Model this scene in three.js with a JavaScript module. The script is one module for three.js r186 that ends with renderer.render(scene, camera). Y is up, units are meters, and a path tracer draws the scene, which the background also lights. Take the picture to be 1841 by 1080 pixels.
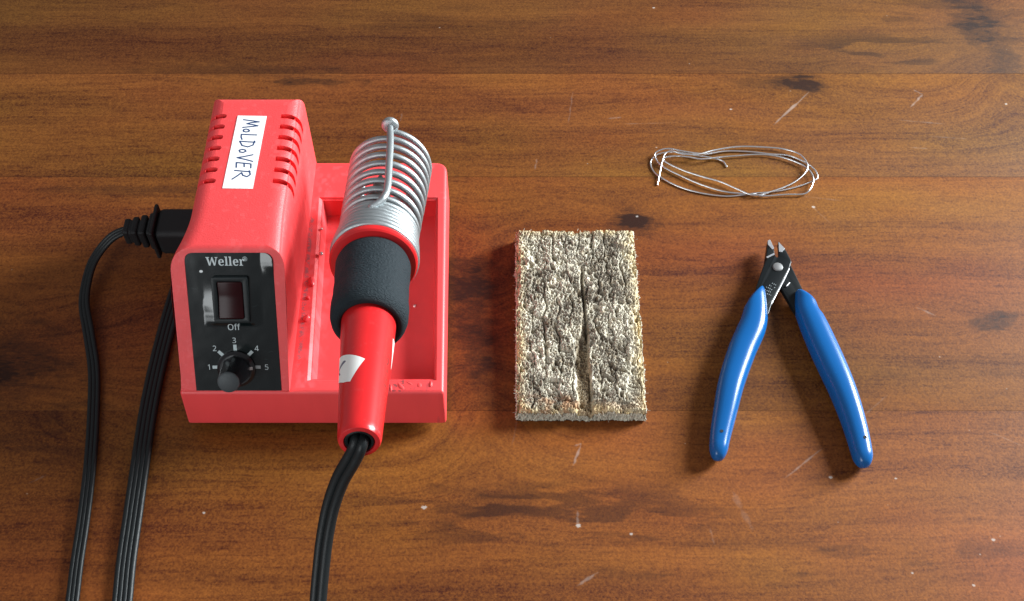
import * as THREE from 'three';
import { mergeGeometries, toCreasedNormals } from 'three/addons/utils/BufferGeometryUtils.js';
import { RoundedBoxGeometry } from 'three/addons/geometries/RoundedBoxGeometry.js';
import { RectAreaLightUniformsLib } from 'three/addons/lights/RectAreaLightUniformsLib.js';
import { Brush, Evaluator, SUBTRACTION, INTERSECTION } from 'three-bvh-csg';

// ------------------------------------------------------------------ camera, light, exposure
const scene = new THREE.Scene();
scene.background = new THREE.Color().setRGB(0.255, 0.24, 0.25);      // dim even light of the room
const camera = new THREE.PerspectiveCamera(28.57, 1024 / 601, 0.02, 20);
camera.position.set(0, 0.470, 0.3291);
camera.lookAt(0, 0, 0);
const renderer = new THREE.WebGLRenderer({ antialias: true });
renderer.toneMapping = THREE.LinearToneMapping;
renderer.toneMappingExposure = 1.0;
renderer.shadowMap.enabled = true;
RectAreaLightUniformsLib.init();
const winAim = new THREE.Vector3(0, 0.02, 0);
const windows = [   // two daylight windows of the room: a bright one right and behind, a dimmer one front left
  { pos: new THREE.Vector3(1.34, 0.66, -0.57), w: 0.46, h: 0.66, power: 86, glow: 1.2, label: 'bright white framed window to the right of the table' },
  { pos: new THREE.Vector3(-0.88, 0.73, 1.20), w: 0.60, h: 0.70, power: 7.5, glow: 0.8, label: 'dim white framed window at the front left of the table' }];
for (const W of windows) {
  const daylight = new THREE.RectAreaLight(new THREE.Color().setRGB(0.93, 0.98, 1.0), W.power, W.w, W.h);
  daylight.position.copy(W.pos).addScaledVector(winAim.clone().sub(W.pos).normalize(), 0.03);
  daylight.lookAt(winAim);
  scene.add(daylight);
}

// ------------------------------------------------------------------ helpers (geometry in millimetres)
const S = 0.001, V = (x, y, z) => new THREE.Vector3(x, y, z);
let seed = 7;
const rnd = () => { seed = (seed * 1664525 + 1013904223) >>> 0; return seed / 4294967296; };
const PT = new Uint8Array(65536); { for (let i = 0; i < 65536; i++) PT[i] = (rnd() * 256) | 0; }
const hash2 = (i, j) => PT[((i & 255) * 256 + ((j * 37 + (i >> 8) * 91) & 255)) & 65535] / 255;
const sm = t => t * t * (3 - 2 * t);
function noise(x, y) {
  const i = Math.floor(x), j = Math.floor(y), u = sm(x - i), v = sm(y - j);
  const a = hash2(i, j), b = hash2(i + 1, j), c = hash2(i, j + 1), d = hash2(i + 1, j + 1);
  return a + (b - a) * u + (c - a + (a - b - c + d) * u) * v;
}
function fbm(x, y, n = 4) { let s = 0, a = 0.5, t = 0; for (let k = 0; k < n; k++) { s += a * noise(x, y); t += a; x = x * 2.03 + 17.3; y = y * 2.03 + 5.7; a *= 0.5; } return s / t; }
const clamp = (x, a = 0, b = 1) => Math.min(b, Math.max(a, x));
const step = (a, b, x) => { const t = clamp((x - a) / (b - a)); return t * t * (3 - 2 * t); };
const lerp = (a, b, t) => a + (b - a) * t;
const toS = c => Math.round(255 * clamp(c <= 0.0031308 ? c * 12.92 : 1.055 * Math.pow(c, 1 / 2.4) - 0.055));

const names = {};
const numbered = n => { const k = names[n] = (names[n] ?? -1) + 1; return k ? `${n}_${String(k).padStart(3, '0')}` : n; };
function thing(name, label, category, base = [0, 0, 0], extra = {}) {
  const o = new THREE.Group(); o.name = numbered(name); o.position.set(base[0] * S, base[1] * S, base[2] * S);
  o.userData = { label, category, ...extra }; o.baseMM = base; scene.add(o); return o;
}
function part(name, geo, mat, parent, label) {           // geo in world millimetres
  const b = parent.baseMM; geo.translate(-b[0], -b[1], -b[2]); geo.scale(S, S, S);
  const m = new THREE.Mesh(geo, mat); m.name = name; m.baseMM = b; m.castShadow = m.receiveShadow = true;
  if (label) m.userData.label = label;
  parent.add(m); return m;
}
const crease = (g, a = 0.6) => toCreasedNormals(g.index ? g.toNonIndexed() : g, a);
function strip(g) { const o = new THREE.BufferGeometry(); const q = g.index ? g.toNonIndexed() : g; for (const k of ['position', 'normal', 'uv']) o.setAttribute(k, q.attributes[k]); return o; }
const merge = a => mergeGeometries(a.map(strip));
function dataTex(w, h, fn, srgb = true, wrap = THREE.RepeatWrapping) {
  const d = new Uint8Array(w * h * 4), o = [0, 0, 0];
  for (let j = 0; j < h; j++) for (let i = 0; i < w; i++) {
    fn(i, j, o); const k = (j * w + i) * 4;
    if (srgb) { d[k] = toS(o[0]); d[k + 1] = toS(o[1]); d[k + 2] = toS(o[2]); } else { d[k] = clamp(o[0]) * 255; d[k + 1] = clamp(o[1]) * 255; d[k + 2] = clamp(o[2]) * 255; }
    d[k + 3] = 255;
  }
  const t = new THREE.DataTexture(d, w, h); t.wrapS = t.wrapT = wrap; t.magFilter = THREE.LinearFilter; t.minFilter = THREE.LinearFilter;
  if (srgb) t.colorSpace = THREE.SRGBColorSpace; t.needsUpdate = true; return t;
}
function canvasTex(w, h, draw) {
  const c = document.createElement('canvas'); c.width = w; c.height = h; draw(c.getContext('2d'), w, h);
  const t = new THREE.CanvasTexture(c); t.colorSpace = THREE.SRGBColorSpace; t.magFilter = THREE.LinearFilter; return t;
}
const rgb = (r, g, b) => new THREE.Color().setRGB(r, g, b);
function rounded(pts, curve = 5) {                        // [[x, y, radius]] -> Shape with round corners
  const sh = new THREE.Shape(), n = pts.length;
  pts.forEach((p, i) => {
    const a = pts[(i + n - 1) % n], b = pts[(i + 1) % n], r = p[2] ?? 0;
    const da = Math.hypot(a[0] - p[0], a[1] - p[1]), db = Math.hypot(b[0] - p[0], b[1] - p[1]);
    const s = [p[0] + (a[0] - p[0]) / da * r, p[1] + (a[1] - p[1]) / da * r], e = [p[0] + (b[0] - p[0]) / db * r, p[1] + (b[1] - p[1]) / db * r];
    i ? sh.lineTo(...s) : sh.moveTo(...s);
    if (r) sh.quadraticCurveTo(p[0], p[1], ...e);
  });
  sh.closePath(); return sh;
}
const extrude = (sh, depth, bevel = 0, seg = 4, curve = 6, steps = 1) => new THREE.ExtrudeGeometry(sh, { steps, depth: depth - 2 * bevel, bevelEnabled: bevel > 0, bevelThickness: bevel, bevelSize: bevel, bevelOffset: -bevel, bevelSegments: seg, curveSegments: curve }).translate(0, 0, bevel);
function frameMatrix(o, X, Y, Z) { return new THREE.Matrix4().makeBasis(X, Y, Z).setPosition(o); }
const tube = (pts, r, n = 200, rad = 10, closed = false, curve) => new THREE.TubeGeometry(curve ?? new THREE.CatmullRomCurve3(pts, closed, 'centripetal'), n, r, rad, closed);
function cap(center, r) { return new THREE.SphereGeometry(r, 14, 10).translate(center.x, center.y, center.z); }

// ------------------------------------------------------------------ table top: four butted planks
const TX0 = -345, TX1 = 345, TZ0 = -250, TZ1 = 200, TW = 2048, TH = 1336;
const seams = [-155.8, -79.2, 61.4];
const knots = [ // x, z, rx, rz, strength
  [62.4, -51, 6, 4.5, 1.3], [60, -47, 14, 8, 0.45], [161.4, -147.9, 10, 6, 1.1], [150, -149, 26, 5, 0.5], [232.6, 11.4, 10, 6, 0.9], [-238, 33, 30, 20, 0.62], [-250, 45, 40, 14, 0.4],
  [-17, 16, 10, 26, 0.75], [-22, -8, 16, 8, 0.8], [-28, -20, 22, 6, 0.55], [-8, 40, 9, 20, 0.35], [268, -200, 12, 24, 0.7], [280, -170, 10, 22, 0.55], [-112, -149, 24, 3.4, 0.8], [-150, -158, 60, 5, 0.4], [-185, -70, 60, 3, 0.45]];
const blotches = [[22, 114, 62, 15, 1], [-30, 108, 40, 12, 0.55], [210, -173, 46, 13, 1.1], [240, -205, 60, 12, 0.7], [100, 135, 60, 8, 0.8], [-215, 70, 40, 18, 0.5], [160, 130, 50, 7, 0.55], [-60, -200, 60, 12, 0.35], [195, 45, 50, 8, 0.3]];
const plankTint = [[0.70, 0.76, 0.82], [0.97, 1.04, 0.98], [0.99, 0.91, 0.87], [1.05, 0.94, 0.92]];
function woodAt(x, z, o) {
  const p = z < seams[0] ? 0 : z < seams[1] ? 1 : z < seams[2] ? 2 : 3;
  let wz = z + p * 311.7 + 9 * (fbm(x * 0.011 + p * 13, z * 0.018 + p * 7, 3) - 0.5), wx = x + p * 137;
  let dark = 0;
  for (const [kx, kz, rx, rz, s] of knots) {
    const dx = (x - kx) / rx, dz = (z - kz) / rz, d2 = dx * dx + dz * dz;
    if (d2 < 30) {
      const ring = Math.exp(-d2 / 5);
      wz += ring * rz * 1.1 * Math.sign(dz) * Math.min(1, Math.abs(dz));
      const d = Math.sqrt(d2) + 1.9 * (fbm(x * 0.11 + kx, z * 0.24, 4) - 0.5);
      dark += s * (1 - step(0.1, 1.5, d)) * (0.75 + 0.5 * noise(x * 0.5, z * 1.6));
      dark += s * 0.22 * ring * (0.5 + 0.5 * Math.sin(d * 9 + 3 * noise(x * .1, z * .1)));
    }
  }
  for (const [bx, bz, rx, rz, s] of blotches) {
    const d2 = ((x - bx) / rx) ** 2 + ((z - bz) / rz) ** 2;
    if (d2 < 2.5) dark += s * 0.62 * (1 - step(0.2, 2.2, d2)) * step(0.5, 0.63, fbm(x * 0.035 + bx, z * 0.17 + bz, 4));
  }
  const broad = fbm(wx * 0.0045, wz * 0.045, 4), band = fbm(wx * 0.008 + 40, wz * 0.17, 4), fine = fbm(wx * 0.03, wz * 1.0, 3);
  const pore = noise(wx * 0.16, wz * 2.0), pore2 = noise(wx * 0.09 + 50, wz * 1.25), grit = noise(x * 1.35, z * 1.45), grit2 = noise(x * 2.6 + 9, z * 2.9), line = Math.pow(noise(wx * 0.012 + 7, wz * 0.55), 4);
  const curl = Math.abs(2 * fbm(wx * 0.006 + 90, wz * 0.06, 3) - 1);
  let t = 0.49 + 0.56 * (broad - 0.5) + 0.30 * (band - 0.5) + 0.27 * (fine - 0.5) - 0.08 * line + 0.34 * (grit - 0.5) + 0.38 * (grit2 - 0.5) - 0.10 * (1 - step(0.0, 0.10, curl));
  if (pore > 0.68) t -= (pore - 0.68) * 0.6;
  if (pore2 > 0.78) t -= (pore2 - 0.78) * 0.5;
  t = clamp(t, 0, 1);
  const q = plankTint[p], red = 0.9 + 1.1 * (fbm(x * 0.008 + 3.4, z * 0.02 + 1.3, 3) - 0.5);
  let r = lerp(0.052, 0.285, t), g = lerp(0.0125, 0.118, t) * (1.27 - 0.44 * red), b = lerp(0.0036, 0.0190, t);
  const D = clamp(dark, 0, 1.15) * 0.86, seam = Math.min(...seams.map(s => Math.abs(z - s)));
  r = lerp(r, 0.026, D); g = lerp(g, 0.0090, D); b = lerp(b, 0.0050, D);
  if (seam < 0.3) { r *= 0.76; g *= 0.74; b *= 0.74; }
  o[0] = 0.93 * r * q[0]; o[1] = 0.92 * g * q[1]; o[2] = 0.92 * b * q[2]; o.t = t;
}
const scratches = [[165.1, -141.4, 141.8, -116.2, .8, .55], [227.4, -139.3, 219, -129.5, .7, .5], [227.4, -139.3, 223, -143, .5, .4], [33.8, -141.4, 30.7, -117.4, .35, .3], [31.1, 78.3, 27, 89.6, .6, .55], [31.1, 78.3, 28, 79.5, .5, .5], [139.2, 80.5, 119.8, 95.6, .45, .5], [172.8, 53.2, 160.8, 63.4, .35, .35], [214.6, 72.1, 229.2, 79.9, .3, .3], [2.4, 66.3, -0.1, 79.1, .35, .28], [96.6, 102, 99, 110, 1.6, .05], [99, 110, 103, 120, 1.4, .05], [13.2, -92, 12.2, -84.2, .4, .35], [28.5, 111, 28, 119, .7, .32], [36, 139, 27, 145, .7, .35], [210, -120, 235, -117, .4, .3], [225, -108, 245, -106, .4, .25], [212, -100, 222, -99, .4, .3], [150, -66, 170, -63, .3, .25], [154, -60, 162, -48, .3, .25], [90, -118, 60, -117, .35, .22], [-60, -125, -61, -119, .4, .25], [85, 119, 86, 127, .4, .2], [-205, 94, -212, 98, .35, .3], [60, -122, 52, -121, .6, .25], [196, 4, 204, 9, .6, .3]];
const specks = [[-38, 109.5, 1.3], [83.4, -210.3, .9], [155.2, -58.8, 1.1], [204.9, 124.4, 1], [192, 144.7, .8], [28.5, 118, 1.2], [77.2, -99.9, .5], [-42.1, -193.2, .5], [51, 121.9, .8], [140.2, 95.1, .9], [168.8, 95.6, .6], [271.9, -132, .9], [167.6, 139.3, .6], [64, -52.5, .8], [120, -128, .9], [-133, 112, .8]];
for (let k = 0; k < 26; k++) specks.push([lerp(-290, 290, rnd()), lerp(-210, 145, rnd()), 0.15 + 0.22 * rnd()]);
const woodPix = new Float32Array(TW * TH * 3), rough = new Float32Array(TW * TH).fill(0), bumpA = new Float32Array(TW * TH);
{
  const o = [0, 0, 0];
  for (let j = 0; j < TH; j++) for (let i = 0; i < TW; i++) {
    const x = lerp(TX0, TX1, (i + .5) / TW), z = lerp(TZ0, TZ1, (j + .5) / TH);
    woodAt(x, z, o); const k = j * TW + i;
    woodPix[k * 3] = o[0]; woodPix[k * 3 + 1] = o[1]; woodPix[k * 3 + 2] = o[2]; bumpA[k] = 0.5 + 0.35 * (o.t - 0.5);
  }
  const px = (TX1 - TX0) / TW;
  const stamp = (x, z, r, f) => {
    const i0 = Math.floor((x - r - TX0) / px), i1 = Math.ceil((x + r - TX0) / px), j0 = Math.floor((z - r - TZ0) / px), j1 = Math.ceil((z + r - TZ0) / px);
    for (let j = Math.max(0, j0); j <= Math.min(TH - 1, j1); j++) for (let i = Math.max(0, i0); i <= Math.min(TW - 1, i1); i++) f(j * TW + i, TX0 + (i + .5) * px, TZ0 + (j + .5) * px);
  };
  const blend = (k, a, c) => { for (let n = 0; n < 3; n++) woodPix[k * 3 + n] = lerp(woodPix[k * 3 + n], c[n], a); rough[k] = Math.max(rough[k], a); };
  for (const [x0, z0, x1, z1, w, a] of scratches) {
    const L = Math.hypot(x1 - x0, z1 - z0), n = Math.ceil(L / 0.2);
    for (let s = 0; s <= n; s++) {
      const t = s / n, x = lerp(x0, x1, t) + 0.5 * (noise(t * 6 + x0, 3) - .5), z = lerp(z0, z1, t), ww = w * (0.35 + 0.9 * noise(t * 9, x1)) * Math.min(1, 6 * t * (1 - t) + .2);
      stamp(x, z, ww + px, (k, X, Z) => { const d = Math.hypot(X - x, Z - z); blend(k, a * 0.13 * clamp((ww - d) / px + .6), [.40, .33, .29]); });
    }
  }
  for (const [x, z, r] of specks) stamp(x, z, r + px, (k, X, Z) => { const d = Math.hypot(X - x, (Z - z) * 1.25) * (0.7 + 0.6 * noise(X * 2, Z * 2)); blend(k, 0.6 * clamp((r * .8 - d) / px + .5), [.50, .47, .44]); });
}
const woodMap = dataTex(TW, TH, (i, j, o) => { const k = (j * TW + i) * 3; o[0] = woodPix[k]; o[1] = woodPix[k + 1]; o[2] = woodPix[k + 2]; }, true, THREE.MirroredRepeatWrapping);
const woodRough = dataTex(TW, TH, (i, j, o) => { const k = j * TW + i; o[0] = o[1] = o[2] = clamp(0.40 + 0.25 * (1 - bumpA[k]) + 0.1 * (fbm(i * .01, j * .03, 3) - .5) + 0.3 * rough[k]); }, false, THREE.MirroredRepeatWrapping);
const woodBump = dataTex(TW, TH, (i, j, o) => { o[0] = o[1] = o[2] = bumpA[j * TW + i]; }, false, THREE.MirroredRepeatWrapping);
const woodMat = new THREE.MeshPhysicalMaterial({ map: woodMap, roughness: 1, roughnessMap: woodRough, bumpMap: woodBump, bumpScale: 0.00012, specularIntensity: 0.4 });
const table = new THREE.Group(); table.name = 'table_top'; table.baseMM = [0, 0, 0]; table.userData = { kind: 'structure', label: 'dark red brown varnished wooden table top of wide planks' }; scene.add(table);
{
  const edges = [-330, ...seams, 260];
  for (let k = 0; k < 4; k++) {
    const z0 = edges[k] + 0.02, z1 = edges[k + 1] - 0.02, W = 1040, T = 24, b = 0.05;
    const sh = rounded([[z0, -T], [z0, 0, b], [z1, 0, b], [z1, -T]]);
    const g = crease(extrude(sh, W, 0, 1, 3).rotateY(-Math.PI / 2).translate(W / 2, 0, 0), 0.3);
    const p = g.attributes.position, uv = g.attributes.uv;
    for (let i = 0; i < p.count; i++) uv.setXY(i, (p.getX(i) - TX0) / (TX1 - TX0), (p.getZ(i) + (p.getY(i) < -1 ? p.getY(i) : 0) - TZ0) / (TZ1 - TZ0));
    part('plank', g, woodMat, table);
  }
}

// ------------------------------------------------------------------ the window outside the frame that the light comes from
for (const W of windows) {
  const o = new THREE.Group(); o.name = numbered('window'); o.baseMM = [0, 0, 0]; o.position.copy(W.pos); o.lookAt(winAim);
  o.userData = { label: W.label, category: 'window', group: 'windows of the room' }; scene.add(o);
  const white = new THREE.MeshStandardMaterial({ color: rgb(.75, .75, .73), roughness: .5 });
  const w = W.w * 1000, h = W.h * 1000, f = 55;
  for (const [x, y, a, b] of [[0, h / 2 + f / 2, w + 2 * f, f], [0, -h / 2 - f / 2, w + 2 * f, f], [-w / 2 - f / 2, 0, f, h], [w / 2 + f / 2, 0, f, h]]) part('frame', new RoundedBoxGeometry(a, b, 60, 2, 4).translate(x, y, 0), white, o);
  part('pane', new THREE.BoxGeometry(w, h, 4).translate(0, 0, -8), new THREE.MeshStandardMaterial({ color: 0x101214, emissive: rgb(.93, .98, 1), emissiveIntensity: W.glow, roughness: .2 }), o);
}

// ------------------------------------------------------------------ materials
const grain = dataTex(256, 256, (i, j, o) => { o[0] = o[1] = o[2] = 0.5 + 0.35 * (hash2(i, j) - .5) + 0.5 * (noise(i * .22, j * .22) - .5); }, false);
const grainRep = (n) => { const t = grain.clone(); t.repeat.set(n, n); t.needsUpdate = true; return t; };
const redTone = [.80, .064, .068];
const casingMap = dataTex(512, 512, (i, j, o) => { const m = 0.93 + 0.14 * fbm(i * .02, j * .02, 4) + 0.06 * (hash2(i, j) - .5); const dust = step(.64, .72, fbm(i * .045 + 9, j * .045, 4)) * .02 + (hash2((i >> 1) + 3, (j >> 1) + 8) > .985 ? .03 : 0); o[0] = redTone[0] * m + dust; o[1] = redTone[1] * m + dust; o[2] = redTone[2] * m + dust; });
casingMap.repeat.set(1 / 60, 1 / 60);
const redPlastic = new THREE.MeshPhysicalMaterial({ map: casingMap, roughness: .46, bumpMap: grainRep(1 / 20), bumpScale: 0.00012 });
const BX0 = -148, BX1 = -26, BZ0 = -66, BZ1 = 74;
const baseMap = dataTex(1024, 1176, (i, j, o) => {
  const x = lerp(BX0, BX1, i / 1024), z = lerp(BZ0, BZ1, j / 1176), m = 0.93 + 0.14 * fbm(x * .15, z * .15, 4);
  let r = redTone[0] * m, g = redTone[1] * m, b = redTone[2] * m;
  // grime and scuffing where the casing meets the tray rim, scraped rim corners, heat-bleached back ledge
  const line = Math.abs(x - (-95.4 + 1.1 * (fbm(z * .06, 2, 3) - .5) + 0.012 * (z - 10))), n1 = fbm(x * 1.1, z * .9, 3), n2 = noise(x * 3.2, z * 2.6);
  const along = step(-46, -28, z) * (1 - step(46, 62, z));
  const gr = (1 - step(.3, 1.5, line)) * along * step(.40, .66, n1 * .6 + n2 * .4) * .75;
  r = lerp(r, .20, gr); g = lerp(g, .15, gr); b = lerp(b, .17, gr);
  const pale = (z > 64 ? 0 : 1) * clamp((1 - step(0, 9, Math.abs(x + 91))) * .9 * step(-62, -50, z) * step(.36, .68, fbm(x * .5, z * .35, 4)) + step(.6, .72, fbm(x * .22 + 4, z * .22, 4)) * (z < -40 ? .6 : 0)) * .26;
  r = lerp(r, .78, pale); g = lerp(g, .24, pale); b = lerp(b, .27, pale);
  const scrape = (z > 59.5 && z < 66 && x > -72 && x < -33) || (x > -33.6 && z > 20 && noise(z * .2, 4) > .62) ? step(.55, .7, fbm(x * .7, z * .45, 4)) * .5 : 0;
  r = lerp(r, .40, scrape); g = lerp(g, .055, scrape); b = lerp(b, .065, scrape);
  const soot = (z > 59.8 && z < 66 && x > -72 && x < -44) ? step(.58, .72, fbm(x * .9 + 7, z * 1.1, 3)) * .7 : 0;
  r = lerp(r, .10, soot); g = lerp(g, .05, soot); b = lerp(b, .05, soot);
  o[0] = r; o[1] = g; o[2] = b;
}, true, THREE.ClampToEdgeWrapping);
const basePlastic = new THREE.MeshPhysicalMaterial({ map: baseMap, roughness: .44 });
const blackRubber = new THREE.MeshPhysicalMaterial({ color: rgb(.010, .013, .014), roughness: .42, specularIntensity: .55, bumpMap: grainRep(3), bumpScale: 0.00003 });
const blackMatte = new THREE.MeshPhysicalMaterial({ color: rgb(.009, .010, .011), roughness: .6, specularIntensity: .6, bumpMap: grainRep(4), bumpScale: 0.00006 });
const steel = new THREE.MeshPhysicalMaterial({ color: rgb(.37, .405, .415), metalness: .85, roughness: .46, bumpMap: grainRep(6), bumpScale: 0.00004 });

// ------------------------------------------------------------------ soldering station
const station = thing('soldering_station', 'red plastic soldering station with black control panel, sponge tray and coil rest', 'soldering station', [-87, 0, 4]);
const ev = new Evaluator(); ev.attributes = ['position', 'normal', 'uv']; ev.useGroups = false;
const brush = g => { const b = new Brush(strip(g)); b.updateMatrixWorld(); return b; };
const cut = (a, ...list) => { let r = brush(a); for (const c of list) r = ev.evaluate(r, brush(c), SUBTRACTION); return r.geometry; };
const rimH = z => lerp(30, 25, clamp((z + 62) / 128));
{ // base with the sponge tray
  const plan = rounded([[-145.2, -70.7, 1.5], [-29.4, -70.7, 1.5], [-29.4, 63, 6], [-145.2, 63, 5]]);
  let g = crease(extrude(plan, 22, 1.6, 4, 8).rotateX(-Math.PI / 2), .7);       // up = 0..22
  const warp = gg => {
    const p = gg.attributes.position;
    for (let i = 0; i < p.count; i++) {
      let x = p.getX(i), y = p.getY(i), z = p.getZ(i); const k = y / 22;
      if (z > 0) z *= lerp(1, 66.6 / 70.7, k);
      const tz = clamp((68 - z) / 130);
      if (x > -60) x -= lerp(0, 2.6, tz) + .2 * k;
      y = 4 + k * (rimH(z) - 4); p.setXYZ(i, x, y, z);
    }
    return gg;
  };
  g = warp(g); g = crease(g, .7);
  const tray = (grow, floorOff, top) => {
    const b = new THREE.BoxGeometry(1, 1, 1, 1, 1, 1), p = b.attributes.position;
    for (let i = 0; i < p.count; i++) {
      const up = p.getY(i) > 0, back = p.getZ(i) < 0, right = p.getX(i) > 0;
      const z = (back ? -40 - grow : 59.8 + grow) + (up ? 0 : back ? 1 : -1) * (floorOff ? 1.4 : 0);
      const x = (right ? (back ? -36.6 : -33.8) + grow : (back ? -92.2 : -88.6) - grow) + (up ? 0 : right ? -1 : 1) * (floorOff ? 1.2 : 0);
      const y = up ? rimH(z) + top : (floorOff ? (back ? 17.5 : 15) : rimH(z) - .9);
      p.setXYZ(i, x, y, z);
    }
    b.computeVertexNormals(); return b;
  };
  const chamfer = (() => { const b = tray(0, 0, 1), p = b.attributes.position; for (let i = 0; i < p.count; i++) { const up = p.getY(i) > 26.5 - p.getZ(i) * .03 - .4 && p.getY(i) > rimH(p.getZ(i)); if (up) p.setXYZ(i, p.getX(i) + (p.getX(i) > -60 ? 1.6 : -3.0), p.getY(i), p.getZ(i) + (p.getZ(i) > 0 ? 1.6 : -1.6)); } b.computeVertexNormals(); return b; })();
  g = cut(g, tray(0, 1, 3), chamfer);
  const p = g.attributes.position, uv = g.attributes.uv;
  for (let i = 0; i < p.count; i++) uv.setXY(i, (p.getX(i) - BX0) / (BX1 - BX0), (p.getZ(i) - BZ0) / (BZ1 - BZ0));
  part('base', g, basePlastic, station, 'red base with a recessed sponge tray and scuffed rim');
  for (const [x, z] of [[-134, 56], [-42, 56], [-134, -50], [-44, -50]]) part('rubber_foot', new THREE.CylinderGeometry(6, 6, 4.6, 20).translate(x, 2.3, z), blackMatte, station);
}
// panel frame: origin at the foot of the panel
const PU = V(1, 0, 0), PV = V(0, 51, -38.1).normalize(), PN = V(0, 38.1, 51).normalize();
const onPanel = (x, v, n) => V(x, 26, 67).addScaledVector(PV, v).addScaledVector(PN, n);
const panelM = (x, v, n) => frameMatrix(onPanel(x, v, n), PU, PV, PN);
{ // casing
  const prof = rounded([[-63, 24.6], [-61, 78.2, 6], [27.6, 78.4, 2], [66.3, 25.6, .5], [65.7, 24.6]]);
  const cross = rounded([[-145, 20], [-97.1, 20], [-96.6, 79, 8], [-138.2, 79, 8]]);
  const sideways = crease(extrude(prof, 60, 0, 3, 10).rotateY(-Math.PI / 2).translate(-90, 0, 0), .5);
  const along = crease(extrude(cross, 150, 0, 3, 10, 75).translate(0, -.65, -75), .5);
  let g = ev.evaluate(brush(sideways), brush(along), INTERSECTION).geometry;
  const p = g.attributes.position;
  for (let i = 0; i < p.count; i++) {
    const x = p.getX(i), y = p.getY(i), z = p.getZ(i), k = clamp((y - 25) / 53), fl = ((z > 6 ? ((z - 6) / 21) ** 1.7 : 0) * (z > 27 ? Math.max(0, 1 - (z - 27) / 38) : 1)) * k;
    if (x < -121) p.setX(i, x - 4.2 * Math.min(fl, 1.1) * clamp((-121 - x) / 18)); else p.setX(i, x + .9 * Math.min(fl, 1.1) * clamp((x + 121) / 18));
  }
  const slots = [];
  for (let k = 0; k < 7; k++) {
    const z = -47.6 + k * 6.45;
    slots.push(new RoundedBoxGeometry(16, 26, 2.7, 2, 1.2).translate(-105.6 + 8 + k * .12, 67 + 13, z), new RoundedBoxGeometry(6.5, 40, 2.6, 2, 1.2).translate(-105.5 + 3.25 + k * .12, 48 + 20, z + .02));
    slots.push(new RoundedBoxGeometry(16, 26, 2.7, 2, 1.2).translate(-129.8 - 8 + k * .1, 67 + 13, z), new RoundedBoxGeometry(5.5, 40, 2.6, 2, 1.2).translate(-129.9 - 2.75 + k * .1, 48 + 20, z + .02));
  }
  const recess = extrude(rounded([[-18.6, -6], [18.6, -6], [18.6, 62.6, 4], [-18.6, 62.6, 4]]), 6).translate(0, 0, -1).applyMatrix4(panelM(-119, .5, 0));
  g = cut(g, merge(slots), recess);
  const q = g.attributes.position, n = g.attributes.normal, uv = g.attributes.uv;
  for (let i = 0; i < q.count; i++) { const flank = Math.abs(n.getX(i)) > .75; uv.setXY(i, flank ? q.getY(i) : q.getX(i), q.getZ(i) - (flank ? 0 : q.getY(i))); }
  part('casing', g, redPlastic, station, 'red tower with vent slots over both top edges');
}
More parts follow.
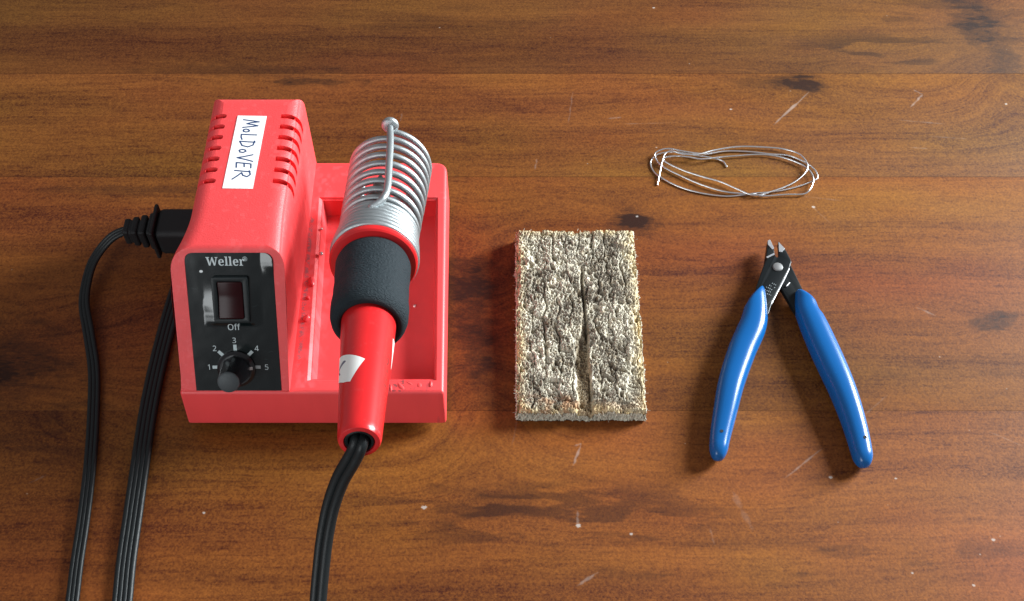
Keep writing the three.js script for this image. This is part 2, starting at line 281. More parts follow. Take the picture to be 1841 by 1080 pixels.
{ // control panel
  const w = 36.9, h = 62.4, k = 22;
  const map = canvasTex(Math.round(w * k), Math.round(h * k), (c, W, H) => {
    c.fillStyle = '#0c1516'; c.fillRect(0, 0, W, H);
    const X = x => (x + 119 + w / 2) * k, Y = v => H - v * k;
    c.fillStyle = '#c9d6d8'; c.textAlign = 'center'; c.textBaseline = 'middle';
    c.font = `bold ${4.7 * k}px serif`; c.save(); c.translate(X(-120.5), Y(58.6)); c.scale(1.02, 1.1); c.fillText('Weller', 0, 0); c.restore();
    c.font = `${2.7 * k}px serif`; c.fillText('®', X(-112.2), Y(59.8));
    c.font = `${3.9 * k}px sans-serif`; c.fillText('Off', X(-119.1), Y(29.4));
    c.font = `${3.4 * k}px sans-serif`;
    for (const [t, x, v] of [['1', -131, 11], ['2', -128, 19.6], ['3', -119.3, 23.3], ['4', -109.9, 19.6], ['5', -106.2, 11]]) c.fillText(t, X(x), Y(v));
    c.strokeStyle = '#bccacc'; c.lineWidth = 1.45 * k;
    for (const a of [180, 135, 90, 45, 0]) { const A = a * Math.PI / 180; c.beginPath(); c.moveTo(X(-119.2 + 7.6 * Math.cos(A)), Y(11 + 7.6 * Math.sin(A))); c.lineTo(X(-119.2 + 10.4 * Math.cos(A)), Y(11 + 10.4 * Math.sin(A))); c.stroke(); }
    seed = 99; for (let i = 0; i < 260; i++) { c.fillStyle = `rgba(150,175,175,${.05 + .18 * rnd()})`; c.fillRect(rnd() * W, rnd() * H, 1 + 2.5 * rnd(), 1 + 2.5 * rnd()); }
    c.strokeStyle = 'rgba(170,190,190,.28)'; c.lineWidth = 1.6; for (let i = 0; i < 16; i++) { const x = rnd() * W, y = rnd() * H; c.beginPath(); c.moveTo(x, y); c.lineTo(x + (rnd() - .3) * 90, y + (rnd() - .5) * 50); c.stroke(); }
    c.fillStyle = '#dfe7e7'; c.beginPath(); c.ellipse(X(-131), Y(54.3), .75 * k, .6 * k, 0, 0, 7); c.fill();
  });
  // the printed film is loose: it bulges around the switch and lifts at a top corner
  const sh = rounded([[-w / 2, 0], [w / 2, 0], [w / 2, h, 3.6], [-w / 2, h, 3.6]]);
  const film = new THREE.PlaneGeometry(w, h, 90, 150), p = film.attributes.position;
  const bulge = (x, v) => {
    const e = 1.1 * (fbm(v * .35, 2, 2) - .5);
    return .75 * clamp((x + 12.0 + e) / 4.2) * (1 - step(35, 51, v)) * step(29.5, 32, v) * (x < 0 ? 1 : 1 - step(7, 13, x)) + .8 * clamp((x - 13.6 + e) / 4.9) * step(51, 57, v) + .04 + .14 * fbm(x * .13 + 5, v * .13, 2);
  };
  for (let i = 0; i < p.count; i++) {
    let x = p.getX(i), v = p.getY(i) + h / 2; const r = 3.6;
    if (v > h - r && Math.abs(x) > w / 2 - r) { const dx = Math.abs(x) - (w / 2 - r), dv = v - (h - r), d = Math.hypot(dx, dv), m = Math.max(dx, dv); if (d > 0) { x = Math.sign(x) * (w / 2 - r + dx * m / d); v = h - r + dv * m / d; } }
    p.setXYZ(i, x, v, .5 + bulge(x, v));
  }
  film.computeVertexNormals();
  const body = extrude(sh, .5).applyMatrix4(new THREE.Matrix4());
  const panelMat = new THREE.MeshPhysicalMaterial({ map, roughness: .16, side: THREE.DoubleSide });
  const panel = part('control_panel', strip(film).applyMatrix4(panelM(-119, .6, -.95)), panelMat, station, 'black glossy panel with white lettering and dial numbers');
  part('backing_plate', body.applyMatrix4(panelM(-119, .6, -.98)), blackMatte, panel);
  // rocker switch
  const bezelMat = new THREE.MeshPhysicalMaterial({ color: rgb(.012, .016, .017), roughness: .42, specularIntensity: .4 });
  const bz = rounded([[-7.7, -10.2, 1.2], [7.7, -10.2, 1.2], [7.7, 10.2, 1.2], [-7.7, 10.2, 1.2]]);
  bz.holes.push(new THREE.Path(rounded([[-5.5, -8.3, 1.3], [5.5, -8.3, 1.3], [5.5, 8.3, 1.3], [-5.5, 8.3, 1.3]]).getPoints(4)));
  const bezel = part('power_switch', crease(extrude(bz, 2.2, .35, 2, 4).applyMatrix4(panelM(-119.1, 42.6, -.6)), .5), bezelMat, panel, 'black rocker switch with dark red rocker');
  const rk = rounded([[-8.1, 0], [8.1, 0], [8.1, 2.6, .6], [-1, 1.05, 1.5], [-8.1, 1.7, .6]]);   // side profile of the rocker
  const rg = extrude(rk, 10.6, .5, 2, 4);
  rg.applyMatrix4(frameMatrix(onPanel(-119.1 + 5.3, 42.6, -.4), PV.clone().negate(), PN, V(-1, 0, 0)));
  part('rocker', crease(rg, .5), new THREE.MeshPhysicalMaterial({ color: rgb(.022, .002, .003), roughness: .3, specularIntensity: .3 }), bezel);
  // dial knob
  const kM = new THREE.Matrix4().multiplyMatrices(panelM(-119.2, 11, -.5), new THREE.Matrix4().makeRotationX(Math.PI / 2));   // local y = panel normal
  const skirt = new THREE.LatheGeometry([[0, 0], [8.1, 0], [8.3, .3], [8.2, 1.1], [7.4, 1.7], [6.9, 2.2], [0, 2.2]].map(a => new THREE.Vector2(...a)), 48);
  const knob = part('temperature_knob', crease(skirt.applyMatrix4(kM), .5), new THREE.MeshPhysicalMaterial({ color: rgb(.010, .011, .013), roughness: .25 }), panel, 'black dial knob pointing past five');
  const flute = new THREE.CylinderGeometry(4.7, 6.5, 13.4, 9, 1).translate(0, 8.9, 0).rotateY(.45);
  part('knob_body', crease(flute.applyMatrix4(kM), .3), new THREE.MeshPhysicalMaterial({ color: rgb(.010, .011, .013), roughness: .22 }), knob);
  const top = new THREE.LatheGeometry([[0, 16.4], [4.0, 16.35], [4.55, 16.1], [4.7, 15.6], [4.5, 15.2]].reverse().map(a => new THREE.Vector2(...a)), 40);
  part('knob_cap', crease(top.applyMatrix4(kM), .5), new THREE.MeshPhysicalMaterial({ color: rgb(.035, .045, .05), roughness: .5, bumpMap: grainRep(2), bumpScale: .00008 }), knob);
  const ptr = new THREE.BoxGeometry(1.3, .25, 3.6).translate(0, 2.3, 6.2 - .6).rotateY(Math.PI / 2 + .12);
  part('knob_pointer', ptr.applyMatrix4(kM), new THREE.MeshStandardMaterial({ color: rgb(.75, .75, .75), roughness: .5 }), knob);
}
{ // hand-lettered sticker on top of the casing
  const map = canvasTex(1024, 320, (c, W, H) => {
    c.fillStyle = '#f4f4f2'; c.fillRect(0, 0, W, H);
    c.strokeStyle = '#1d3a66'; c.lineWidth = 17; c.lineCap = c.lineJoin = 'round';
    const D = (x, y, s, ...pl) => { for (const l of pl) { c.beginPath(); l.forEach((q, i) => { const a = x + q[0] * s, b = 160 + (y + q[1] * s - 160) * 1.5; i ? c.lineTo(a, b) : c.moveTo(a, b); }); c.stroke(); } };
    D(60, 100, 1, [[0, 118], [12, 60], [28, 0], [42, 62], [58, 88], [70, 40], [86, 4], [100, 60], [112, 112]]);
    D(196, 152, 1, [[28, 8], [8, 14], [0, 34], [10, 52], [32, 50], [42, 30], [34, 10], [22, 6]]);
    D(272, 100, 1, [[6, 0], [4, 60], [0, 112], [40, 110], [72, 100]]);
    D(372, 98, 1, [[10, 4], [6, 60], [0, 112]], [[-6, 8], [50, 14], [78, 48], [60, 92], [0, 116]]);
    D(486, 150, 1, [[26, 4], [6, 14], [0, 36], [14, 54], [38, 46], [44, 22], [26, 4]]);
    D(560, 96, 1, [[0, 4], [26, 62], [44, 112], [66, 52], [92, -4]]);
    D(672, 92, 1, [[70, 4], [16, 8], [8, 56], [0, 114], [66, 108]], [[8, 58], [56, 52]]);
    D(780, 88, 1, [[14, 8], [10, 60], [0, 118]], [[4, 14], [54, 2], [84, 22], [66, 54], [30, 66], [74, 92], [120, 124]]);
  });
  const mat = new THREE.MeshPhysicalMaterial({ map, roughness: .5 });
  const b = new THREE.BoxGeometry(43.2, .16, 13.2), g = strip(b).rotateY(-Math.PI / 2).rotateY(-.022).translate(-118.6, 78.42, -26);
  part('name_sticker', g, mat, station, 'white sticker with blue hand lettering');
}
// coil rest
const CP0 = V(-57.1, 50, -41.9), CP1 = V(-58.7, 69, 28.7), cAx = CP1.clone().sub(CP0).normalize(), cLen = CP1.distanceTo(CP0);
const cSide = V(1, 0, 0).addScaledVector(cAx, -cAx.x).normalize(), cUp = new THREE.Vector3().crossVectors(cAx, cSide).normalize();
const onCoil = (s, r, a) => CP0.clone().addScaledVector(cAx, s).addScaledVector(cUp, r * Math.cos(a)).addScaledVector(cSide, r * Math.sin(a));
{
  const pts = []; let s = -2, a = 0.12;
  const pitchAt = t => lerp(6.3, 2.75, step(48, 54, t)), rAt = t => (t < 52 ? lerp(18.0, 16.2, step(0, 52, t)) + .18 * Math.sin(t * 1.9) : lerp(16.2, 17.9, step(52, 72, t)));
  while (s < 71.5) { pts.push(onCoil(s, rAt(s), a)); const da = Math.PI / 20; a += da; s += pitchAt(s) * da / (2 * Math.PI); }
  const rest = part('coil_rest', merge([tube(pts, 1.5, pts.length * 2, 10), cap(pts[0], 1.5), cap(pts[pts.length - 1], 1.5)]), steel, station, 'silver wound wire coil that holds the iron');
  const rod = [onCoil(57, 17.2, -.08), onCoil(54.5, 18.3, .10), onCoil(52, 19.6, .19), onCoil(47, 20.0, .22), onCoil(30, 20.4, .17), onCoil(10, 20.7, .10), onCoil(-2.5, 20.8, .03)];
  part('coil_rod', merge([tube(rod, 1.6, 80, 12), cap(rod[0], 1.6)]), steel, rest);
  const head = new THREE.LatheGeometry([[0, -2.2], [2.2, -2.0], [3.7, -1.1], [4.1, .2], [3.6, 1.3], [2.2, 1.9], [0, 2.1]].map(q => new THREE.Vector2(...q)), 28).applyMatrix4(frameMatrix(onCoil(-3.5, 20.8, .03), cSide, cAx, cUp.clone().negate()));
  part('rod_button', head, steel, rest);
  part('mount_post', tube([onCoil(4, 18, Math.PI), onCoil(3, 20.5, Math.PI), V(-57, 26, -47)], 1.4, 20, 10), steel, rest);
}
{ // solder beads and melted blisters on the rim and tray
  const bead = new THREE.MeshPhysicalMaterial({ color: rgb(.7, .55, .55), metalness: .6, roughness: .22 });
  const melted = new THREE.MeshPhysicalMaterial({ color: rgb(.78, .06, .07), roughness: .25 });
  const blob = (x, y, z, rx, ry, rz, t) => { const g = new THREE.SphereGeometry(1, 16, 12), p = g.attributes.position; for (let i = 0; i < p.count; i++) { const k = 1 + .3 * (fbm(p.getX(i) * 1.7 + x, p.getY(i) * 1.7 + p.getZ(i) * 2 + z, 2) - .5); p.setXYZ(i, p.getX(i) * k, p.getY(i) * k, p.getZ(i) * k); } g.scale(rx, ry, rz).rotateY(t); g.computeVertexNormals(); return g.translate(x, y, z); };
  part('solder_bead', blob(-89.6, 28.3, -7, 1.1, 1, 1.1, 0), bead, station);
  part('solder_bead', blob(-45.5, 16.4, 14.5, .9, .7, .9, 0), bead, station);
  part('solder_bead', blob(-90.8, 28.3, -22, .6, .5, .8, .4), bead, station);
  part('melted_blister', blob(-92.6, 27.4, 8.6, 1.3, 1.1, 2.9, .25), melted, station);
  part('melted_blister', blob(-93.6, 27.0, 17.5, .8, .8, 1.1, .5), melted, station);
  part('melted_blister', blob(-93.2, 26.6, 28.5, 1.4, 1.1, 2.1, -.4), melted, station);
  for (let k = 0; k < 9; k++) part('melted_blister', blob(lerp(-70, -37, k / 8) + 2 * rnd(), 25.05, 61.6 + 2.6 * rnd(), 1.2 + 2.2 * rnd(), .28 + .22 * rnd(), .4 + .6 * rnd(), rnd() * 3), redPlastic, station);
}

// ------------------------------------------------------------------ soldering iron lying in the coil
{
  const C = V(-58.7, 69, 28.7), E = V(-54.5, 96, 129.1), ax = E.clone().sub(C).normalize(), L = C.distanceTo(E);
  const eye = V(0, 470, 329).sub(C).normalize(), up = eye.addScaledVector(ax, -eye.dot(ax)).normalize(), sd = new THREE.Vector3().crossVectors(ax, up);   // sd points left
  const iron = thing('soldering_iron', 'red and black soldering iron resting in the silver coil of the station', 'soldering iron', [-57, 0, 80]);
  const M = frameMatrix(C, sd, ax, up);
  const lathe = (pts, n = 64, cr = .6) => crease(new THREE.LatheGeometry(pts.map(a => new THREE.Vector2(...a)), n).applyMatrix4(M), cr);
  const handleMap = dataTex(1024, 512, (i, j, o) => {
    const phi = i / 1024 * 360, t = 36 + j / 512 * 70, m = .94 + .12 * fbm(i * .03, j * .03, 4);
    let r = .56 * m, g = .014 * m, b = .016 * m;
    const ink = step(292, 298, phi) * (1 - step(303, 309, phi)) * step(60, 62, t) * (1 - step(80, 83, t)) * step(.42, .6, fbm(i * .06, j * .09, 3)) * .8;
    r = lerp(r, .12, ink); g = lerp(g, .02, ink); b = lerp(b, .02, ink);
    const w = step(.72, .8, fbm(i * .02 + 5, j * .06, 4)) * .008; o[0] = r + w * .3; o[1] = g + w; o[2] = b + w;
  });
  const ironRed = new THREE.MeshPhysicalMaterial({ map: handleMap, roughness: .27 });
  const ironPlain = new THREE.MeshPhysicalMaterial({ color: rgb(.56, .014, .016), roughness: .27 });
  const hr = t => lerp(11.1, 7.9, clamp((t - 38) / 66));
  const hp = []; for (let t = 34; t <= L - 2; t += 2) hp.push([hr(t), t]);
  hp.push([hr(L) - .1, L - 1.2], [hr(L) - .5, L - .3], [hr(L) - 1.1, L], [5.7, L - .1], [5.5, L - .8], [5.5, L - 7], [0, L - 7]);
  const hg = new THREE.LatheGeometry(hp.map(a => new THREE.Vector2(...a)), 64);
  { const p = hg.attributes.position, uv = hg.attributes.uv; for (let i = 0; i < p.count; i++) uv.setY(i, (p.getY(i) - 36) / 70); }
  const handle = part('handle', crease(hg.applyMatrix4(M), .6), ironRed, iron, 'glossy red tapered handle');
  part('collar', lathe([[0, -2.6], [17.2, -2.6], [18.4, -2.0], [18.8, -.6], [18.6, .8], [17.9, 1.5], [15, 1.9], [0, 1.9]]), ironPlain, iron, 'red flange between coil and foam grip');
  const foamMat = new THREE.MeshPhysicalMaterial({ color: rgb(.009, .017, .022), roughness: .75, sheen: .15, sheenRoughness: .5, sheenColor: rgb(.06, .12, .16), specularIntensity: .6, bumpMap: grainRep(2.5), bumpScale: .0006 });
  const fp = [[0, 1.5], [15.2, 1.7], [15.9, 4]]; for (let t = 6; t <= 33; t += 3) fp.push([15.9 - .45 * Math.sin((t - 6) / 27 * Math.PI) + .12 * Math.sin(t * .7), t]);
  fp.push([15.7, 36], [15.1, 38.6], [14.1, 40.3], [12.9, 41.0], [11.9, 40.8], [11.3, 40.2], [11.0, 38]);
  part('foam_grip', lathe(fp, 72, 1.0), foamMat, iron, 'dark grey foam grip sleeve');
  part('barrel', lathe([[0, -2.4], [7, -2.4], [7, -8], [5.4, -9], [5.4, -48], [3.2, -50], [3.2, -58], [.6, -66], [0, -66.4]].reverse(), 28), new THREE.MeshPhysicalMaterial({ color: rgb(.12, .11, .10), metalness: .9, roughness: .5 }), iron);
  const grom = lathe([[5.4, L - 6.8], [5.4, L - .6], [5.0, L - .2], [4.2, L - .6], [3.9, L - 3], [3.9, L - 6], [0, L - 6]], 32);
  part('cable_grommet', grom, blackRubber, handle);
  // sticker wrapped round the handle in two visible pieces, angles positive to the left
  const stickerMap = canvasTex(256, 256, (c, W, H) => { c.fillStyle = '#e2e2de'; c.fillRect(0, 0, W, H); c.strokeStyle = '#5b5f70'; c.lineWidth = 17; c.lineCap = 'round'; c.beginPath(); c.moveTo(152, 62); c.quadraticCurveTo(118, 120, 92, 150); c.lineTo(122, 178); c.stroke(); });
  const sMat = new THREE.MeshPhysicalMaterial({ map: stickerMap, roughness: .45, side: THREE.DoubleSide });
  const wrap = (edgeA, edgeB, n = 24, m = 10) => {   // two edges given as [angle, t] lists; ruled between them, laid on the handle
    const at = (e, k) => { const x = k * (e.length - 1), i = Math.min(e.length - 2, Math.floor(x)); return [lerp(e[i][0], e[i + 1][0], x - i), lerp(e[i][1], e[i + 1][1], x - i)]; };
    const P = [], U = [], I = [];
    for (let j = 0; j <= m; j++) for (let i = 0; i <= n; i++) { const A = at(edgeA, i / n), B = at(edgeB, i / n), ph = lerp(A[0], B[0], j / m) * Math.PI / 180, t = lerp(A[1], B[1], j / m), r = hr(t) + .12; const q = V(r * Math.sin(ph), t, r * Math.cos(ph)).applyMatrix4(M); P.push(q.x, q.y, q.z); U.push(1 - i / n, 1 - j / m); }
    for (let j = 0; j < m; j++) for (let i = 0; i < n; i++) { const a = j * (n + 1) + i; I.push(a, a + 1, a + n + 1, a + 1, a + n + 2, a + n + 1); }
    const g = new THREE.BufferGeometry(); g.setAttribute('position', new THREE.Float32BufferAttribute(P, 3)); g.setAttribute('uv', new THREE.Float32BufferAttribute(U, 2)); g.setIndex(I); g.computeVertexNormals(); return g;
  };
  part('handle_sticker', wrap([[2, 70.5], [40, 66.5], [95, 61], [130, 59]], [[34, 81], [55, 79.5], [95, 74], [130, 72]]), sMat, handle, 'white sticker scrap on the handle');
  part('handle_sticker', wrap([[-68, 51.5], [-80, 51], [-110, 49]], [[-82, 66], [-90, 65], [-110, 62]]), new THREE.MeshPhysicalMaterial({ color: rgb(.75, .75, .73), roughness: .45 }), handle, 'white sticker scrap on the handle');
  // two-core cord from the handle
  const cp = [V(-55.2, 92.5, 119), V(-54.6, 95.6, 128.8), V(-57.2, 90, 131.8), V(-62.6, 79.5, 135.4), V(-66.9, 69, 141), V(-69.8, 59, 148.7), V(-71.6, 50, 157.5), V(-73, 41, 168), V(-74, 30, 182), V(-75, 18, 200), V(-76, 8, 224), V(-77, 3.6, 250)];
  part('cord', ribbon(cp, 2, 2.0, 1.85, (t) => V(.86 - .3 * t, .1, .45 + .2 * t)), blackRubber, iron, 'black two-core cord curving down');
}
function ribbon(pts, cores, r, gap, sideAt, n = 160) {   // several round cores joined side by side
  const curve = new THREE.CatmullRomCurve3(pts, false, 'centripetal'), out = [];
  for (let c = 0; c < cores; c++) {
    const off = (c - (cores - 1) / 2) * gap * 1.72, q = [];
    for (let i = 0; i <= n; i++) { const t = i / n, p = curve.getPointAt(t), d = curve.getTangentAt(t), s = sideAt(t).clone(); s.addScaledVector(d, -s.dot(d)).normalize(); q.push(p.addScaledVector(s, off)); }
    out.push(tube(q, r, n * 2, 12), cap(q[0], r), cap(q[n], r));
  }
  return merge(out);
}

// ------------------------------------------------------------------ plug with its cord, and the power cord on the table
{
  const o = thing('plug_cord', 'black ribbed plug in the left side of the station with its thin flat cord', 'power cord', [-190, 0, 40]);
  const pz = -27, py = 20, box = (x0, x1, h, d, r) => new RoundedBoxGeometry(x1 - x0, h, d, 3, r).translate((x0 + x1) / 2, py, pz);
  const plug = part('plug', merge([box(-171, -141, 17, 17, 3), box(-186.5, -170, 9.2, 8.8, 2)]), blackMatte, o, 'black moulded plug body');
  part('flange', box(-172.8, -170.8, 19.5, 19, .9), blackMatte, plug);
  for (let k = 0; k < 4; k++) part('strain_relief_rib', box(-187.6 + k * 4.1, -184.3 + k * 4.1, 9.6 + k * 1.3, 9.2 + k * 1.3, 1.2), blackMatte, plug);
  const p = [[-180, 20, -27.2], [-186.2, 20, -27.6], [-193.5, 17.5, -26.4], [-199.6, 13.5, -22.6], [-204.4, 9.5, -15.9], [-206.4, 6, -6.3], [-205.9, 4, 4.4], [-200.3, 3, 21.8], [-194.7, 1.5, 40.2], [-190.2, 1.15, 63.9], [-186.5, 1.15, 89.2], [-183.9, 1.15, 115.7], [-182.5, 1.15, 135.8], [-180.9, 1.15, 152.7], [-178, 1.15, 190], [-172, 1.15, 235]].map(a => V(...a));
  part('cord', ribbon(p, 3, 1.12, 1.0, t => V(.9, .3, .5).lerp(V(1, .02, 0), step(.02, .45, t)), 220), blackRubber, o, 'flat black cord with three ribs');
}
{
  const o = thing('power_cord', 'wide flat black power cord running from behind the station towards the viewer', 'power cord', [-163, 0, 60]);
  const p = [[-146, 3, -52], [-156, 2.2, -45], [-159.9, 1.4, -31.5], [-162.1, 1.4, -10.9], [-164, 1.4, 8.9], [-165.3, 1.4, 34.1], [-165.5, 1.4, 61], [-164.4, 1.4, 86.4], [-162.9, 1.4, 115.7], [-161.8, 1.4, 135.8], [-160.2, 1.4, 152.7], [-157, 1.4, 190], [-152, 1.4, 240]].map(a => V(...a));
  part('cord', ribbon(p, 4, 1.35, 1.14, t => V(1, .02, .1), 200), blackRubber, o);
}

// ------------------------------------------------------------------ worn cellulose sponge
{
  const o = thing('sponge', 'worn grey and tan soldering sponge with a groove down its middle', 'sponge', [31, 0, 15]);
  const NX = 230, NZ = 400, x0 = 2.2, x1 = 60.4, z0 = -36, z1 = 66.6, P = [], C = [], I = [], K = {};
  const worley = (x, y) => { const i = Math.floor(x), j = Math.floor(y); let m = 9; for (let a = -1; a < 2; a++) for (let b = -1; b < 2; b++) { const px = i + a + hash2(i + a + 31, j + b + 7), py = j + b + hash2(i + a + 77, j + b + 53); m = Math.min(m, (px - x) ** 2 + (py - y) ** 2); } return Math.sqrt(m); };
  const heightAt = (u, v) => {          // u across 0..1, v back to front 0..1
    const x = u * 58, z = v * 103; let h = 10.4 - 1.6 * v;
    // torn columns: blocks of uneven height with slits between them
    const cw = 6.3, xs = x + 1.5 * (noise(x * .25, z * .3) - .5) + 6 * (fbm(z * .09 + 3, x * .03, 3) - .5), col = Math.floor(xs / cw), cf = xs / cw - col;
    const len = 9 + 7 * hash2(col + 3, 11), zs = z + 20 * hash2(col, 5) + 2.5 * (fbm(x * .3, z * .2, 2) - .5), row = Math.floor(zs / len), rf = zs / len - row;
    const blk = (a, b) => 1.5 * (hash2(a + 40, b + 17) - .5);
    h += lerp(blk(col, row), blk(col, row + 1), step(.86, 1, rf)) * step(0, .1, Math.min(cf, 1 - cf) + .02);
    h -= 1.5 * (1 - step(.02, .13, Math.min(cf, 1 - cf))) * step(.35, .7, noise(z * .13, col * 3.3)) + .9 * (1 - step(0, .1, rf)) * hash2(col, row);
    const gx = 33.0 + 2.4 * (fbm(z * .07, 3, 3) - .5) - 1.4 * (1 - v), crack = step(.2, .28, v) * (1 - step(.56, .66, v)) * (.5 + .8 * noise(z * .12, 1));
    const d = x - gx, wob = 2.6 * (fbm(z * .22, 8, 3) - .5), tw = lerp(.6, 5.6, step(.44, .84, v)) + wob;
    h -= 3.4 * crack * (1 - step(.25, 1.1, Math.abs(d)));
    h -= step(.48, .62, v) * 3.0 * (d > 0 ? 1 - step(.0, 1.0, d) : 1 - step(tw, tw + 1.3, -d));
    const wx = x + 3 * (fbm(x * .2, z * .2, 2) - .5), wz = z + 3 * (fbm(x * .2 + 9, z * .2, 2) - .5);
    const ridge = (f, k) => 1 - Math.abs(2 * fbm(wx * f + k, wz * f * .85 + k, 3) - 1) * 2.2;
    h += 1.3 * (fbm(wx * .15, wz * .10, 3) - .5) + 1.1 * (fbm(wx * .42, wz * .36, 3) - .5) + 0.5 * (ridge(.75, 11) - .6);
    const w = worley(wx * .22, wz * .18), w2 = worley(wx * .62 + 9, wz * .56 + 4), w3 = worley(x * 1.3, z * 1.2);
    h -= 2.2 * (1 - step(.05, .40, w)) * step(.5, .8, noise(x * .17 + 8, z * .15)) + 1.25 * (1 - step(.08, .52, w2)) * step(.25, .75, noise(x * .3 + 4, z * .28)) + .6 * (1 - step(.1, .6, w3));
    h += .55 * (noise(x * 2.2, z * 2.1) - .5) + .55 * (hash2(Math.round(x * 3.9), Math.round(z * 3.8)) - .5);
    const e = Math.min(x, 58 - x, z, 103 - z); h -= 1.2 * (1 - step(0, 1.8, e));
    return Math.max(1.2, h);
  };
  const tint = (u, v, hh) => {
    const x = u * 58, z = v * 103, e = Math.min(x, 58 - x, z, 103 - z) + 5 * (fbm(x * .12, z * .12, 3) - .5);
    const tan = (1 - step(-.5, 7.5, e)) * (.45 + .8 * noise(x * .3, z * .3)), n = fbm(x * .5, z * .5, 3), n2 = hash2(Math.round(x * 4), Math.round(z * 4));
    let c = [lerp(.58, .64, tan), lerp(.54, .515, tan), lerp(.435, .29, tan)];
    const mid = Math.exp(-(((x - 31) / 17) ** 2 + ((z - 42) / 34) ** 2)), soot = clamp(step(.44, .66, fbm(x * .11 + 20, z * .10 + 3, 4) + .12 * mid) * (1 - tan) * .6 + step(.55, .66, fbm(x * .5 + 2, z * .45, 3)) * .35); c = c.map((q, i) => lerp(q, [.13, .105, .075][i], soot));
    const burn = (step(.9, .95, v) * step(.42, .62, fbm(x * .22 + 6, z * .35, 3)) * (u < .55 ? 1 : .35)) * .6; c = c.map((q, i) => lerp(q, [.36, .15, .05][i], burn));
    const bare = step(.45, .8, v) * (x > 27.6 && x < 33.6 ? 1 : 0) * .8; c = c.map((q, i) => lerp(q, [.33, .25, .15][i], bare));
    const fibre = noise(x * 1.5 + 60, z * 1.4); c = c.map((q, i) => lerp(q, [.26, .19, .11][i], step(.58, .82, fibre) * .55)); const k = .74 + .5 * n + .42 * (n2 - .5); return c.map(q => q * k);
  };
  const edgeX = v => 1.1 * (fbm(v * 26, 5, 3) - .5), vert = (x, y, z, c) => { P.push(x, y, z); C.push(...c); return P.length / 3 - 1; };
  for (let j = 0; j <= NZ; j++) for (let i = 0; i <= NX; i++) {
    const u = i / NX, v = j / NZ, h = heightAt(u, v);
    K[j * (NX + 1) + i] = vert(lerp(x0, x1, u) + (i === 0 || i === NX ? edgeX(v + (i ? 3 : 0)) : 0) + .25 * (noise(u * 90, v * 160) - .5), h, lerp(z0, z1, v) + (j === 0 || j === NZ ? 1.0 * (fbm(u * 20, j, 3) - .5) : 0), tint(u, v, h));
  }
  for (let j = 0; j < NZ; j++) for (let i = 0; i < NX; i++) { const a = K[j * (NX + 1) + i], b = K[j * (NX + 1) + i + 1], c = K[(j + 1) * (NX + 1) + i], d = K[(j + 1) * (NX + 1) + i + 1]; I.push(a, c, b, b, c, d); }
  const ring = []; for (let j = 0; j <= NZ; j++) ring.push(K[j * (NX + 1)]); for (let i = 1; i <= NX; i++) ring.push(K[NZ * (NX + 1) + i]); for (let j = NZ - 1; j >= 0; j--) ring.push(K[j * (NX + 1) + NX]); for (let i = NX - 1; i >= 1; i--) ring.push(K[i]);
  let prev = ring; const rows = 12, cx = 31, cz = 15;
  for (let r = 1; r <= rows; r++) {
    const cur = ring.map((k, i) => { const x = P[k * 3], y = P[k * 3 + 1], z = P[k * 3 + 2], t = r / rows, s = r === rows ? 0 : 1.5 * (noise(i * .3, r * 1.0) - .6) + .8 * (hash2(i, r) - .5), L = Math.hypot(x - cx, z - cz), n = fbm(i * .3, r * .8, 2) + .8 * (hash2(i + 5, r) - .5); return vert(x + (Math.abs(x - cx) > 28 ? Math.sign(x - cx) : 0) * s, y * (1 - t) + .02, z + (Math.abs(z - cz) > 50 ? Math.sign(z - cz) : 0) * s, [.55 * (.6 + .7 * n), .53 * (.6 + .7 * n), .43 * (.6 + .7 * n)]); });
    const n = ring.length; for (let i = 0; i < n; i++) { const a = prev[i], b = prev[(i + 1) % n], c = cur[i], d = cur[(i + 1) % n]; I.push(a, b, c, b, d, c); }
    prev = cur;
  }
  const mid = vert(cx, .02, cz, [.3, .3, .25]); for (let i = 0; i < prev.length; i++) I.push(prev[i], prev[(i + 1) % prev.length], mid);
  const g = new THREE.BufferGeometry(); g.setAttribute('position', new THREE.Float32BufferAttribute(P, 3)); g.setAttribute('color', new THREE.Float32BufferAttribute(C, 3)); g.setAttribute('uv', new THREE.Float32BufferAttribute(new Float32Array(P.length / 3 * 2), 2)); g.setIndex(I); g.computeVertexNormals();
  part('sponge_body', g, new THREE.MeshStandardMaterial({ vertexColors: true, roughness: .95, side: THREE.DoubleSide }), o);
  const fib = []; for (let k = 0; k < 90; k++) { const s = rnd() * 4 | 0, t = rnd(), x = s === 0 ? x0 : s === 1 ? x1 : lerp(x0, x1, t), z = s === 2 ? z0 : s === 3 ? z1 : lerp(z0, z1, t), y = 2 + 7 * rnd(), d = V(s === 0 ? -1 : s === 1 ? 1 : rnd() - .5, rnd() - .3, s === 2 ? -1 : s === 3 ? 1 : rnd() - .5).multiplyScalar(.8 + 1.2 * rnd()); fib.push(new THREE.TubeGeometry(new THREE.CatmullRomCurve3([V(x, y, z), V(x, y, z).addScaledVector(d, .5).add(V(0, .3 * rnd(), .3 * rnd())), V(x, y, z).add(d)]), 4, .09, 4)); }
  const fm = part('loose_fibres', merge(fib), new THREE.MeshStandardMaterial({ color: rgb(.5, .45, .36), roughness: .9 }), o); fm.userData.kind = 'stuff';
}

